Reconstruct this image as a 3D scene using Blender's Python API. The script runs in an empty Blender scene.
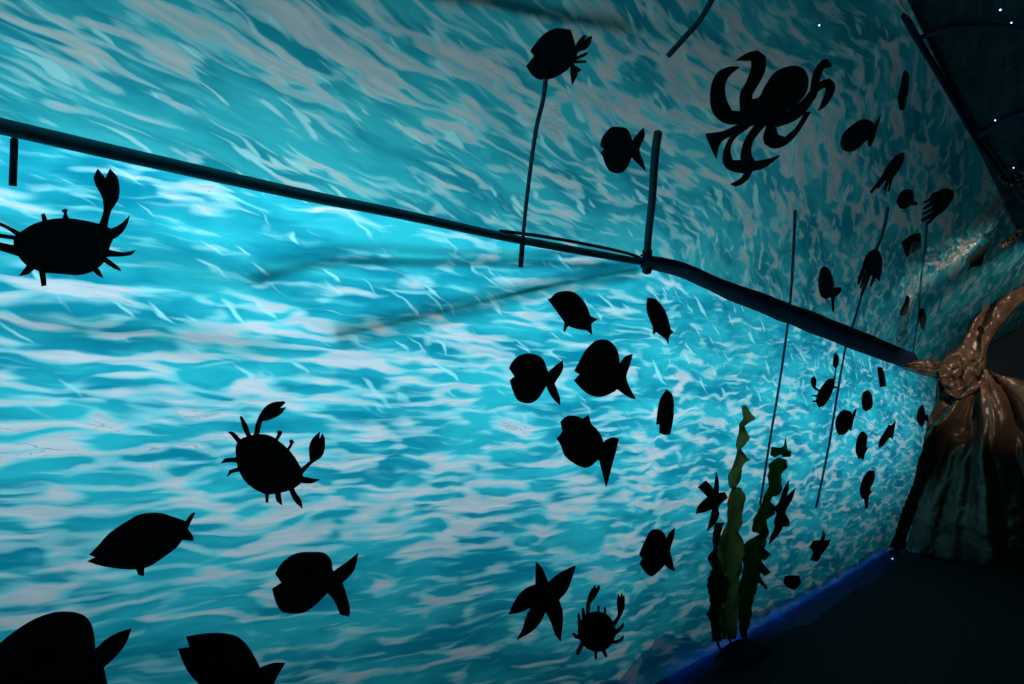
import bpy, bmesh, math, random
from mathutils import Vector, Matrix, noise
from mathutils.bvhtree import BVHTree
from mathutils.geometry import tessellate_polygon
random.seed(7)
S = bpy.context.scene
C = S.collection
# ------------------------------------------------------------------ camera
F = 800.0
CAM = Vector((0, 0, 1.2))
PITCH = math.atan(98 / F)
FWD = Vector((0, math.cos(PITCH), math.sin(PITCH)))
UPV = Vector((0, -math.sin(PITCH), math.cos(PITCH)))
cd = bpy.data.cameras.new('camera'); cam = bpy.data.objects.new('camera', cd); C.objects.link(cam)
cam.location = CAM; cam.rotation_euler = (math.pi / 2 + PITCH, 0, 0)
cd.sensor_width = 36; cd.lens = F / 1024 * 36; cd.clip_start = 0.02
S.camera = cam
S.view_settings.view_transform = 'Standard'; S.view_settings.look = 'None'
S.view_settings.exposure = 0; S.view_settings.gamma = 1; S.view_settings.use_curve_mapping = False
S.cycles.use_denoising = True
S.cycles.max_bounces = 6; S.cycles.transparent_max_bounces = 8
S.cycles.sample_clamp_indirect = 3

def ray(px, py):
    return (FWD + Vector((1, 0, 0)) * ((px - 512) / F) + UPV * ((342 - py) / F))
def on_z(px, py, z):
    d = ray(px, py); return CAM + d * ((z - CAM.z) / d.z)
def on_plane(px, py, p, n):
    d = ray(px, py); return CAM + d * ((p - CAM).dot(n) / d.dot(n))

AL = Vector((.6, .8, 0)); PE = Vector((-.8, .6, 0))        # along the tunnel, and towards the left wall

# ------------------------------------------------------------------ helpers
def tag(o, label=None, cat=None, group=None, kind=None):
    if label: o['label'] = label
    if cat: o['category'] = cat
    if group: o['group'] = group
    if kind: o['kind'] = kind
    return o
def mesh_obj(name, verts, faces, mat, parent=None, smooth=True):
    me = bpy.data.meshes.new(name); me.from_pydata([tuple(v) for v in verts], [], faces); me.update()
    bm = bmesh.new(); bm.from_mesh(me); bmesh.ops.recalc_face_normals(bm, faces=bm.faces); bm.to_mesh(me); bm.free()
    me.materials.append(mat)
    for p in me.polygons: p.use_smooth = smooth
    o = bpy.data.objects.new(name, me); C.objects.link(o)
    if parent:
        o.parent = parent
        o.matrix_parent_inverse = Matrix.Translation(parent.location).inverted()
    return o
def empty(name, loc):
    o = bpy.data.objects.new(name, None); C.objects.link(o); o.location = loc; o.empty_display_size = .05
    return o
def catmull(pts, n=6, closed=False):
    out = []; m = len(pts); rng = range(m if closed else m - 1)
    g = (lambda i: pts[i % m]) if closed else (lambda i: pts[min(max(i, 0), m - 1)])
    for i in rng:
        p0, p1, p2, p3 = g(i - 1), g(i), g(i + 1), g(i + 2)
        for k in range(n):
            t = k / n
            out.append(0.5 * (2 * p1 + (p2 - p0) * t + (2 * p0 - 5 * p1 + 4 * p2 - p3) * t * t + (3 * p1 - p0 - 3 * p2 + p3) * t ** 3))
    if not closed: out.append(pts[-1].copy())
    return out
def tube_data(pts, rad, seg=10):
    V, Fc = [], []; n = len(pts)
    if not hasattr(rad, '__len__'): rad = [rad] * n
    up = Vector((0.13, .31, .94)).normalized()
    for i, p in enumerate(pts):
        t = (pts[min(i + 1, n - 1)] - pts[max(i - 1, 0)]).normalized()
        a = t.cross(up)
        if a.length < .05: a = t.cross(Vector((1, 0, 0)))
        a.normalize(); b = t.cross(a)
        for k in range(seg):
            w = 2 * math.pi * k / seg
            V.append(p + (a * math.cos(w) + b * math.sin(w)) * rad[i])
    for i in range(n - 1):
        for k in range(seg):
            Fc.append((i * seg + k, i * seg + (k + 1) % seg, (i + 1) * seg + (k + 1) % seg, (i + 1) * seg + k))
    Fc.append(tuple(range(seg))[::-1]); Fc.append(tuple((n - 1) * seg + k for k in range(seg)))
    return V, Fc
def tube(name, pts, rad, mat, parent=None, seg=10):
    V, Fc = tube_data(pts, rad, seg)
    return mesh_obj(name, V, Fc, mat, parent)

# ------------------------------------------------------------------ materials
def new_mat(name):
    m = bpy.data.materials.new(name); m.use_nodes = True
    nt = m.node_tree; nt.nodes.clear()
    return m, nt, nt.nodes.new('ShaderNodeOutputMaterial')
def principled(name, col, rough=.6, bump=0, bscale=30, spec=.3, var=0, metal=0):
    m, nt, out = new_mat(name)
    p = nt.nodes.new('ShaderNodeBsdfPrincipled')
    p.inputs['Base Color'].default_value = (*col, 1); p.inputs['Roughness'].default_value = rough
    p.inputs['Specular IOR Level'].default_value = spec; p.inputs['Metallic'].default_value = metal
    nt.links.new(p.outputs[0], out.inputs[0])
    tc = nt.nodes.new('ShaderNodeTexCoord'); nz = nt.nodes.new('ShaderNodeTexNoise')
    nz.inputs['Scale'].default_value = bscale; nz.inputs['Detail'].default_value = 4
    nt.links.new(tc.outputs['Object'], nz.inputs['Vector'])
    if bump:
        b = nt.nodes.new('ShaderNodeBump'); b.inputs['Strength'].default_value = bump; b.inputs['Distance'].default_value = .02
        nt.links.new(nz.outputs[0], b.inputs['Height']); nt.links.new(b.outputs[0], p.inputs['Normal'])
    if var:
        mx = nt.nodes.new('ShaderNodeMix'); mx.data_type = 'RGBA'
        mx.inputs[6].default_value = (*[c * (1 - var) for c in col], 1); mx.inputs[7].default_value = (*[min(1, c * (1 + var)) for c in col], 1)
        nt.links.new(nz.outputs[0], mx.inputs[0]); nt.links.new(mx.outputs[2], p.inputs['Base Color'])
    return m

M_black = principled('black_card', (.022, .034, .038), .95, spec=.03, var=.3, bscale=12)
M_blackred = principled('dark_red_card', (.14, .02, .016), .9, spec=.05, var=.3)
M_tube = principled('dark_sleeve', (.03, .12, .15), .7, spec=.15, var=.3, bscale=18)
M_navy = principled('navy_cloth', (.012, .03, .07), .8, spec=.15, bump=.2, bscale=25, var=.4)
M_cord = principled('dark_cord', (.03, .12, .20), .8, spec=.1, bump=.4, bscale=120)
M_floor = principled('dark_floor', (.012, .011, .011), .85, bump=.15, bscale=14, spec=.15, var=.35)
M_dark = principled('dark_sheet', (.012, .02, .026), .9, spec=.1, var=.4, bscale=4)
M_heap = principled('dark_heap', (.012, .020, .030), .8, bump=.4, bscale=30, spec=.2, var=.4)
M_bulb_base = principled('bulb_cap', (.05, .05, .06), .5)
M_white = principled('white_paper', (.75, .72, .70), .7, spec=.1, var=.05)

class NT:
    """small node-graph builder"""
    def __init__(s, nt): s.nt = nt
    def _in(s, sock, v):
        if isinstance(v, bpy.types.NodeSocket): s.nt.links.new(v, sock)
        else: sock.default_value = v
    def math(s, op, a, b=0.0, c=None, clamp=False):
        n = s.nt.nodes.new('ShaderNodeMath'); n.operation = op; n.use_clamp = clamp
        s._in(n.inputs[0], a); s._in(n.inputs[1], b)
        if c is not None: s._in(n.inputs[2], c)
        return n.outputs[0]
    def vmul(s, a, v):
        n = s.nt.nodes.new('ShaderNodeVectorMath'); n.operation = 'MULTIPLY'; s._in(n.inputs[0], a); n.inputs[1].default_value = v; return n.outputs[0]
    def vadd(s, a, b):
        n = s.nt.nodes.new('ShaderNodeVectorMath'); n.operation = 'ADD'; s._in(n.inputs[0], a); s._in(n.inputs[1], b); return n.outputs[0]
    def noise(s, vec, scale=1, detail=2, rough=.5, dist=0, color=False):
        n = s.nt.nodes.new('ShaderNodeTexNoise'); n.inputs['Scale'].default_value = scale; n.inputs['Detail'].default_value = detail
        n.inputs['Roughness'].default_value = rough; n.inputs['Distortion'].default_value = dist
        s._in(n.inputs['Vector'], vec); return n.outputs[1 if color else 0]
    def step(s, v, lo, hi):
        n = s.nt.nodes.new('ShaderNodeMapRange'); n.interpolation_type = 'SMOOTHSTEP'
        s._in(n.inputs[0], v); s._in(n.inputs[1], lo); s._in(n.inputs[2], hi); n.inputs[3].default_value = 0; n.inputs[4].default_value = 1
        return n.outputs[0]
    def mix(s, f, a, b):
        n = s.nt.nodes.new('ShaderNodeMix'); n.data_type = 'RGBA'; s._in(n.inputs[0], f)
        s._in(n.inputs[6], a if isinstance(a, bpy.types.NodeSocket) else (*a, 1)); s._in(n.inputs[7], b if isinstance(b, bpy.types.NodeSocket) else (*b, 1))
        return n.outputs[2]

def water_print(name, shear, blues, whites, seed, slant, slant_from, fr=1.15):
    m, nt, out = new_mat(name); g = NT(nt)
    uv = nt.nodes.new('ShaderNodeUVMap'); uv.uv_map = 'UVMap'
    sh = nt.nodes.new('ShaderNodeAttribute'); sh.attribute_name = 'sheen'
    sx = nt.nodes.new('ShaderNodeSeparateXYZ'); nt.links.new(uv.outputs[0], sx.inputs[0])
    u, v = sx.outputs[0], sx.outputs[1]
    v2 = g.math('ADD', v, g.math('MULTIPLY', u, shear))
    cx = nt.nodes.new('ShaderNodeCombineXYZ'); nt.links.new(u, cx.inputs[0]); nt.links.new(v2, cx.inputs[1]); cx.inputs[2].default_value = seed
    P = g.vmul(cx.outputs[0], (fr, fr, 1))
    w = g.noise(g.vmul(P, (2.4, 5.5, 1)), 1, 2, .5, color=True)
    W = g.vadd(P, g.vmul(g.vadd(w, (-.5, -.5, -.5)), (.24, .10, 0)))
    w2 = g.noise(g.vmul(P, (9, 20, 1)), 1, 1, .5, color=True)
    W = g.vadd(W, g.vmul(g.vadd(w2, (-.5, -.5, -.5)), (.045, .018, 0)))
    n1 = g.noise(g.vmul(W, (2.4, 15, 1)), 1, 2, .55)
    n2 = g.noise(g.vadd(g.vmul(W, (4.5, 34, 1)), (11, 3, 5)), 1, 2, .5)
    n4 = g.noise(g.vadd(g.vmul(W, (1.7, 7, 1)), (3, 17, 9)), 1, 3, .55)
    n5 = g.noise(g.vadd(g.vmul(W, (6, 46, 1)), (5, 1, 4)), 1, 2, .6)
    n6 = g.noise(g.vadd(g.vmul(P, (1.3, 2.6, 1)), (9, 5, 4)), 1, 2, .5)
    # slanting pale streaks, running down to the right
    ca, sa = math.cos(math.radians(slant)), math.sin(math.radians(slant))
    sw = nt.nodes.new('ShaderNodeSeparateXYZ'); nt.links.new(W, sw.inputs[0])
    al_ = g.math('SUBTRACT', g.math('MULTIPLY', sw.outputs[0], ca * 4.2), g.math('MULTIPLY', sw.outputs[1], sa * 4.2))
    ac_ = g.math('ADD', g.math('MULTIPLY', sw.outputs[0], sa * 26), g.math('MULTIPLY', sw.outputs[1], ca * 26))
    cs = nt.nodes.new('ShaderNodeCombineXYZ'); nt.links.new(al_, cs.inputs[0]); nt.links.new(ac_, cs.inputs[1]); cs.inputs[2].default_value = seed + 2
    n3 = g.noise(cs.outputs[0], 1, 1, .5)
    upper = g.step(v, slant_from, slant_from + .35)
    # blue water
    col = g.mix(g.step(n4, .34, .66), blues[0], blues[1])
    col = g.mix(g.math('MULTIPLY', g.step(n2, .48, .72), .5), col, blues[2])
    # thin pale cyan crests
    stk = g.math('MULTIPLY', g.step(n3, .625, .72), upper)
    flat = g.math('MULTIPLY', g.step(n2, .56, .68), g.step(n6, .40, .60))
    col = g.mix(g.math('MULTIPLY', flat, .22), col, blues[3])
    col = g.mix(g.math('MULTIPLY', stk, .8), col, blues[3])
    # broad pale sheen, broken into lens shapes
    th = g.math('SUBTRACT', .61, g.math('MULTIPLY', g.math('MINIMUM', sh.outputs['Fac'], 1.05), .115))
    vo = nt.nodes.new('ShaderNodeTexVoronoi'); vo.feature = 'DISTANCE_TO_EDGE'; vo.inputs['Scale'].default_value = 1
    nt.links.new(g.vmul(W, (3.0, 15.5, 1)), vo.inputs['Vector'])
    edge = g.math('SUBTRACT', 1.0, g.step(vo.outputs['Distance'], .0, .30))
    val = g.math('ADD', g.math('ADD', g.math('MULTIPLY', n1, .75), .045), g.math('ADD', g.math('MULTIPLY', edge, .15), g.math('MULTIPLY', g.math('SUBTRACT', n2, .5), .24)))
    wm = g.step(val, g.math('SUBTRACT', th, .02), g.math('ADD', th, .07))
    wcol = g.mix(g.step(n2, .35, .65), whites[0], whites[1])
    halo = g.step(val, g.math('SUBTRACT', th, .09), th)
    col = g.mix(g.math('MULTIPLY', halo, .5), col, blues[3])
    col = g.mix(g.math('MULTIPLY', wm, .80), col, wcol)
    # fine dark squiggles inside the sheen
    sq = g.math('SUBTRACT', 1.0, g.math('MULTIPLY', g.math('ABSOLUTE', g.math('SUBTRACT', n5, .5)), 45), clamp=True)
    sq = g.math('MULTIPLY', g.math('MULTIPLY', sq, wm), g.step(n6, .50, .62))
    col = g.mix(g.math('MULTIPLY', sq, .75), col, (.12, .2, .24))
    tr = nt.nodes.new('ShaderNodeBsdfTranslucent'); nt.links.new(col, tr.inputs[0])
    df = nt.nodes.new('ShaderNodeBsdfDiffuse'); nt.links.new(col, df.inputs[0])
    mx = nt.nodes.new('ShaderNodeMixShader'); mx.inputs[0].default_value = .22
    nt.links.new(tr.outputs[0], mx.inputs[1]); nt.links.new(df.outputs[0], mx.inputs[2])
    gl = nt.nodes.new('ShaderNodeBsdfGlossy'); gl.inputs['Roughness'].default_value = .35
    mg = nt.nodes.new('ShaderNodeMixShader'); mg.inputs[0].default_value = .015
    nt.links.new(mx.outputs[0], mg.inputs[1]); nt.links.new(gl.outputs[0], mg.inputs[2])
    nt.links.new(mg.outputs[0], out.inputs[0])
    return m
BL = [(.002, .20, .31), (.016, .39, .50), (.05, .48, .58), (.24, .66, .75)]
M_wall = water_print('water_print_wall', 0.0, BL, [(.34, .45, .54), (.47, .53, .60)], 0.0, 27, 1.15)
BC = [(.005, .21, .29), (.025, .38, .46), (.06, .46, .52), (.26, .62, .68)]
M_ceil = water_print('water_print_ceiling', .22, BC, [(.24, .38, .42), (.38, .47, .49)], 7.3, 12, -1, 1.25)
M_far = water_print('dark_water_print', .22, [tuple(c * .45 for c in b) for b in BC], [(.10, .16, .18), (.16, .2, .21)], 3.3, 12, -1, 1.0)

# ------------------------------------------------------------------ tunnel of printed cloth
railpx = [(0, 127), (130, 155), (300, 193), (400, 213), (520, 239), (648, 262), (700, 283), (790, 318), (850, 343), (900, 365)]
RZ, DZ = 2.0, 2.75
rail = [on_z(x, y, RZ) for x, y in railpx]
d0 = (rail[0] - rail[2]).normalized()
rail = [rail[0] + d0 * 2.6, rail[0] + d0 * 1.3] + rail
a_end = 11.6
last = rail[-1]; rail.append(AL * a_end + PE * last.dot(PE) + Vector((0, 0, RZ)))
rc = catmull(rail, 24)
# arc-length resample
L = [0.0]
for a, b in zip(rc, rc[1:]): L.append(L[-1] + (b - a).length)
def rail_at(s):
    s = min(max(s, 0), L[-1]); lo, hi = 0, len(L) - 1
    while hi - lo > 1:
        md = (lo + hi) // 2
        if L[md] <= s: lo = md
        else: hi = md
    t = (s - L[lo]) / max(1e-9, L[hi] - L[lo]); return rc[lo].lerp(rc[hi], t)
def inward(s):
    t = rail_at(s + .5) - rail_at(s - .5); t.z = 0; t.normalize()
    return Vector((t.y, -t.x, 0))
STEP = .06; NU = int(L[-1] / STEP) + 1
def ripple(s, v, k): return noise.noise(Vector((s * .9, v * 1.3, k)))
def grid(rows, name, mats, uvs, kind='structure'):
    nu, nv = len(rows), len(rows[0]); V = [p for r in rows for p in r]; Fc = []
    for i in range(nu - 1):
        for j in range(nv - 1):
            Fc.append((i * nv + j, (i + 1) * nv + j, (i + 1) * nv + j + 1, i * nv + j + 1))
    me = bpy.data.meshes.new(name); me.from_pydata([tuple(p) for p in V], [], Fc); me.update()
    ul = me.uv_layers.new(name='UVMap'); flat = [q for r in uvs for q in r]
    for lp in me.loops: ul.data[lp.index].uv = flat[lp.vertex_index]
    for p in me.polygons: p.use_smooth = True
    for m in mats: me.materials.append(m)
    o = bpy.data.objects.new(name, me); C.objects.link(o); o['kind'] = kind
    return o, V, Fc
def sheen_attr(o, uvs, spots, base):
    at = o.data.attributes.new('sheen', 'FLOAT', 'POINT'); flat = [q for r in uvs for q in r]
    vals = []
    for (u, v) in flat:
        s = base(u, v)
        for (cu, cv, ru, rv, a) in spots:
            e = ((u - cu) / ru) ** 2 + ((v - cv) / rv) ** 2
            if e < 9: s += .78 * a * math.exp(-e)
        vals.append(s)
    at.data.foreach_set('value', vals)

def tk(s): return 1 - .30 * min(1, max(0, (s - 4.5) / 4.5))
TU = [0.0]
for i in range(400): TU.append(TU[-1] + .05 * tk(i * .05))
def tu(s):
    i = min(398, int(s / .05)); return TU[i] + (s - i * .05) * tk(s)
# lower wall
NV = 34; rows, uvw = [], []
for i in range(NU + 1):
    s = min(i * STEP, L[-1]); r = rail_at(s); n = inward(s); ro, uo = [], []
    for j in range(NV + 1):
        v = j / NV; z = RZ * v
        p = r - n * (.30 * (1 - v)); p = Vector((p.x, p.y, z))
        p += n * (.022 * ripple(s, z, 3.1) * math.sin(math.pi * v)) + n * (.03 * max(0, .12 - v) / .12)
        ro.append(p); uo.append((tu(s), (z - 1) * tk(s) + 1))
    rows.append(ro); uvw.append(uo)
wall, WV, WF = grid(rows, 'wall_left', [M_wall], uvw)
# ceiling: near slope
NC = 26; crow, uvc = [], []
for i in range(NU + 1):
    s = min(i * STEP, L[-1]); r = rail_at(s); a = r.dot(AL); top = AL * a + PE * .48 + Vector((0, 0, DZ)); ro, uo = [], []
    ln = (top - r).length
    for j in range(NC + 1):
        t = j / NC; p = r.lerp(top, t)
        p += Vector((0, 0, 1)) * (.05 * math.sin(math.pi * t) + .022 * ripple(s, t * ln, 8.2) * math.sin(math.pi * t))
        ro.append(p); uo.append((tu(s), 2.0 + t * ln * tk(s)))
    crow.append(ro); uvc.append(uo)
ceil, CV, CF = grid(crow, 'ceiling', [M_ceil], uvc)
# far slope of the ceiling, the right wall, the end wall, the floor
rrow, uvr = [], []
for i in range(60):
    a = -3 + i * (a_end + 3) / 59; top = AL * a + PE * .48 + Vector((0, 0, DZ)); low = AL * a - PE * .60 + Vector((0, 0, RZ)); ro, uo = [], []
    for j in range(15):
        t = j / 14; ro.append(top.lerp(low, t) + Vector((0, 0, .04 * math.sin(math.pi * t) + .015 * ripple(a, t, 5.5) * math.sin(math.pi * t)))); uo.append((a + 40, 4 + t * 1.4))
    rrow.append(ro); uvr.append(uo)
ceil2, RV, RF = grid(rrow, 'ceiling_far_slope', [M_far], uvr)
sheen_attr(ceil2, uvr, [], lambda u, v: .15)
wr, uvx = [], []
for i in range(40):
    a = -3 + i * (a_end + 3) / 39; ro, uo = [], []
    for j in range(11):
        t = j / 10; ro.append(AL * a - PE * (.60 + .25 * t) + Vector((0, 0, RZ * (1 - t)))); uo.append((a, t))
    wr.append(ro); uvx.append(uo)
grid(wr, 'wall_right', [M_dark], uvx)
eb = [AL * (a_end + .02) + PE * p + Vector((0, 0, z)) for p, z in ((2.15, 0), (1.85, RZ), (.48, DZ + .04), (-.6, RZ), (-.85, 0))]
o = mesh_obj('wall_back', eb + [p + AL * .05 for p in eb], [(0, 1, 2, 3, 4), (5, 6, 7, 8, 9)] + [(k, (k + 1) % 5, 5 + (k + 1) % 5, 5 + k) for k in range(5)], M_dark, smooth=False); tag(o, kind='structure')
fl = [AL * a + PE * p for a, p in ((-4, -1.2), (10.5, -1.2), (10.5, 3.6), (-4, 3.6))]
fv = [p + Vector((0, 0, z)) for z in (0, -.1) for p in fl]
o = mesh_obj('floor', fv, [(0, 1, 2, 3), (4, 5, 6, 7)] + [(k, (k + 1) % 4, 4 + (k + 1) % 4, 4 + k) for k in range(4)], M_floor, smooth=False); tag(o, kind='structure')

bv_wall = BVHTree.FromPolygons(WV, WF); bv_ceil = BVHTree.FromPolygons(CV, CF); bv_far = BVHTree.FromPolygons(RV, RF)
def hit(px, py):
    d = ray(px, py).normalized(); best = None
    for b in (bv_wall, bv_ceil, bv_far):
        h = b.ray_cast(CAM, d)
        if h[0] is not None and (best is None or h[3] < best[3]): best = h
    if best is None: raise ValueError('no cloth at %s %s' % (px, py))
    p, n = best[0], best[1]
    if n.dot(d) > 0: n = -n
    return p, n
def front(px, py, off):
    p, n = hit(px, py); d = ray(px, py).normalized(); return p - d * (off / max(.12, abs(n.dot(d))))
kd_cache = {}
def uv_of(px, py):
    """print coordinates of the cloth under a photo point"""
    p, n = hit(px, py); best = None
    for V, U in ((WV, uvw), (CV, uvc)):
        fl_ = kd_cache.get(id(V)) or kd_cache.setdefault(id(V), [q for r in U for q in r])
        for q, uvq in zip(V[::1], fl_):
            dd = (q - p).length_squared
            if best is None or dd < best[0]: best = (dd, uvq)
    return best[1]
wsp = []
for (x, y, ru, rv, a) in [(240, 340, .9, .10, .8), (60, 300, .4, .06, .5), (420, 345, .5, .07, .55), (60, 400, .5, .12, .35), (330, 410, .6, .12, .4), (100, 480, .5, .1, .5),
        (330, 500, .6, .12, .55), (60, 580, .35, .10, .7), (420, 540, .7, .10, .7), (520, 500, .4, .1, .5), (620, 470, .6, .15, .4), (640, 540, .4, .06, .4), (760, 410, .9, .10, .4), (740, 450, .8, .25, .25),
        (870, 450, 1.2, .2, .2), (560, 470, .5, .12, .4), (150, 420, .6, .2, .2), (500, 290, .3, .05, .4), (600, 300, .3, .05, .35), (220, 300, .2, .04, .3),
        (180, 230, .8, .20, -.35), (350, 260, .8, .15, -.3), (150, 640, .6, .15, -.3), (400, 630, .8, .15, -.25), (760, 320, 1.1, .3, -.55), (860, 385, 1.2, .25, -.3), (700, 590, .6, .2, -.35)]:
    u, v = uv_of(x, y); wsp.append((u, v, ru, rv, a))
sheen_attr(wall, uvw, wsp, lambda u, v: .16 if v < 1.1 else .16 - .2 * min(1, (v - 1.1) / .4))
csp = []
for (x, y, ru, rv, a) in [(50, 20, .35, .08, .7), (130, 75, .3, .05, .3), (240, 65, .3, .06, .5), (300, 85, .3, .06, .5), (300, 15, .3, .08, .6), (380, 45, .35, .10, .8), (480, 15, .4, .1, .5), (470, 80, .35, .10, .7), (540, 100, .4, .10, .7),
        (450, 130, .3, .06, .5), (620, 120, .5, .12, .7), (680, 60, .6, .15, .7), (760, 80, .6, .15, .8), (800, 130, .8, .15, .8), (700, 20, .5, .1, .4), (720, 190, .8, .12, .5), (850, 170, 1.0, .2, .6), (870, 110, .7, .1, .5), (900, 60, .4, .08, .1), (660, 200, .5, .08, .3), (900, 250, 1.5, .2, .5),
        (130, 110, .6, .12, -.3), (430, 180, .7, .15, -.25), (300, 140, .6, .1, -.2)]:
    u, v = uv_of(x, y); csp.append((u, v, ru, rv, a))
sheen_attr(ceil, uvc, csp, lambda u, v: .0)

# ------------------------------------------------------------------ lamps
def area(name, loc, target, sx, sy, power, col):
    l = bpy.data.lights.new(name, 'AREA'); l.shape = 'RECTANGLE'; l.size = sx; l.size_y = sy; l.energy = power; l.color = col
    o = bpy.data.objects.new(name, l); C.objects.link(o); o.location = loc
    o.rotation_euler = (Vector(target) - Vector(loc)).to_track_quat('-Z', 'Y').to_euler(); return o
LC = (.86, .97, 1.0)
for s, pw in ((.9, 4.2), (2.1, 6.2), (3.3, 7.8), (4.5, 8.3), (5.7, 8.4), (6.9, 8.8), (8.1, 8.8), (9.3, 9), (10.5, 8.5), (11.7, 7), (12.9, 4)):
    r = rail_at(s); n = inward(s)
    p = r - n * .95; p.z = 1.45; area('back_lamp', p, r - n * .09 + Vector((0, 0, 1.45 - RZ)), 1.15, .4, pw, LC)
for s, pw in ((.9, 11), (2.1, 14), (3.3, 15), (4.5, 8.0), (5.7, 3.6), (6.9, 3.3), (8.3, 3.3), (9.8, 3.2), (11.4, 2)):
    r = rail_at(s); n = inward(s)
    p = r - n * .75; p.z = 2.40; area('high_back_lamp', p, r + n * .25 + Vector((0, 0, .18)), 1.1, .3, pw, LC)
wd = bpy.data.worlds.new('world'); S.world = wd; wd.use_nodes = True
wd.node_tree.nodes['Background'].inputs[0].default_value = (.5, .6, .8, 1); wd.node_tree.nodes['Background'].inputs[1].default_value = .004

# ------------------------------------------------------------------ card cut-outs
def smooth_outline(pts, n=5, ang=50):
    m = len(pts); P = [Vector(p) for p in pts]; corner = []
    for i in range(m):
        a, b = P[i] - P[i - 1], P[(i + 1) % m] - P[i]
        corner.append(a.length < 1e-6 or b.length < 1e-6 or math.degrees(a.angle(b, 0)) > ang)
    out = []
    for i in range(m):
        p1, p2 = P[i], P[(i + 1) % m]; p0, p3 = P[i - 1], P[(i + 2) % m]; ch = p2 - p1
        t1 = ch if corner[i] else (p2 - p0).normalized() * ch.length
        t2 = ch if corner[(i + 1) % m] else (p3 - p1).normalized() * ch.length
        for k in range(n):
            t = k / n; h = t * t * t; q = t * t
            out.append(p1 * (2 * h - 3 * q + 1) + t1 * (h - 2 * q + t) + p2 * (3 * q - 2 * h) + t2 * (h - q))
    return out
def card(name, outline, pp, pn, thick, mat, parent, lift=0.0):
    """a card shape of the given outline, cut from board of this thickness, lying in the plane (pp, pn)"""
    a = [on_plane(x, y, pp + pn * lift, pn) for x, y in outline]
    n = len(a); back = [p - pn * thick for p in a]
    tri = tessellate_polygon([a])
    faces = [tuple(t) for t in tri] + [tuple(n + k for k in t)[::-1] for t in tri] + [(k, (k + 1) % n, n + (k + 1) % n, n + k) for k in range(n)]
    return mesh_obj(name, a + back, faces, mat, parent, smooth=False)
GROUP = 'black sea creature cut-outs on the printed water cloth'
def cutout(name, label, cat, crop, parts, group=None, mat=None, thick=.005, gap=.004):
    x0, y0, sc = crop; mat = mat or M_black
    outs = [(pn_, smooth_outline([(x0 + x / sc, y0 + y / sc) for x, y in pts])) for pn_, pts in parts]
    allp = [q for _, o in outs for q in o]
    hs = []
    for q in allp[::2]:
        try: hs.append(hit(q.x, q.y))
        except ValueError: pass
    n = Vector((0, 0, 0)); c = Vector((0, 0, 0))
    for p, nn in hs: n += nn; c += p
    n.normalize(); c /= len(hs)
    need = max((p - c).dot(n) for p, nn in hs)
    pp = c + n * (need + thick + gap)
    if len(outs) == 1:
        o = card(name, outs[0][1], pp, n, thick, mat, None)
        # origin at the centre of the card
        cen = sum((v.co for v in o.data.vertices), Vector()) / len(o.data.vertices)
        o.data.transform(Matrix.Translation(-cen)); o.location = cen
        return tag(o, label, cat, group)
    e = empty(name, pp); tag(e, label, cat, group)
    for k, (pn_, ol) in enumerate(outs):
        card(pn_, ol, pp, n, thick, mat, e, lift=0 if k == 0 else .0012 * (1 + k % 3))
    return e
def ell(cx, cy, rx, ry, n=18): return [(cx + rx * math.cos(2 * math.pi * k / n), cy + ry * math.sin(2 * math.pi * k / n)) for k in range(n)]

cutout('fish_cutout', 'black fish cut-out with a long pointed snout, under the round crab on the left', 'fish', (80, 500, 8.533), [
    ('body', [(80,470),(135,490),(65,525),(150,555),(280,580),(400,592),(480,592),(550,582),(640,540),(740,470),(820,410),(870,345),(915,260),(905,180),(800,145),(700,115),(600,112),(500,130),(420,175),(330,230),(240,300),(160,390)]),
    ('tail_fin', [(850,340),(890,342),(965,350),(970,320),(920,245),(985,110),(960,115),(905,180),(850,240)]),
    ('belly_fin', [(475,575),(500,640),(545,650),(550,570)])])
cutout('fish_cutout', 'plump black fish cut-out with open mouth and tail blurred into the cloth, bottom centre left', 'fish', (264, 540, 8.14), [
    ('body', [(95,280),(145,350),(70,400),(90,480),(120,550),(160,590),(310,595),(420,530),(520,430),(580,380),(600,290),(560,240),(550,170),(520,125),(480,103),(400,100),(280,108),(180,160),(120,230)]),
    ('tail_fin', [(540,300),(575,255),(680,180),(768,108),(750,200),(720,270),(640,350),(665,420),(700,560),(695,625),(625,610),(570,490),(515,430)])])
cutout('fish_cutout', 'largest black fish cut-out, cut off by the bottom left corner', 'fish', (0, 600, 7.314), [
    ('body', [(-100,420),(0,320),(120,225),(250,145),(380,98),(470,88),(560,95),(630,125),(670,180),(690,260),(700,370),(720,480),(700,640),(500,760),(200,780),(-50,700),(-140,600),(-60,540),(-160,490)]),
    ('tail_fin', [(660,420),(690,375),(780,290),(870,240),(962,212),(920,320),(860,400),(760,495),(775,560),(785,640),(740,700),(660,620)])])
cutout('fish_cutout', 'black fish cut-out with square open mouth, at the bottom edge beside the largest fish', 'fish', (170, 620, 8.533), [
    ('body', [(140,145),(170,235),(72,250),(110,350),(160,450),(240,540),(350,620),(520,640),(650,590),(740,520),(765,410),(720,310),(650,205),(580,145),(490,120),(400,113),(270,122)]),
    ('tail_fin', [(700,440),(770,412),(880,372),(985,368),(930,460),(880,560),(850,640),(760,600),(680,560)])])
cutout('fish_cutout', 'tall narrow black fish cut-out above the small crab, left of the seaweed', 'fish', (630, 515, 9.77), [
    ('body', [(265,138),(210,155),(165,230),(120,330),(98,390),(130,430),(100,475),(140,540),(180,585),(215,602),(260,570),(330,500),(375,420),(390,340),(365,260),(340,190),(310,155)]),
    ('tail_fin', [(355,290),(375,200),(440,128),(430,220),(395,340),(410,420),(440,550),(390,530),(345,480),(330,400)])])
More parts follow.
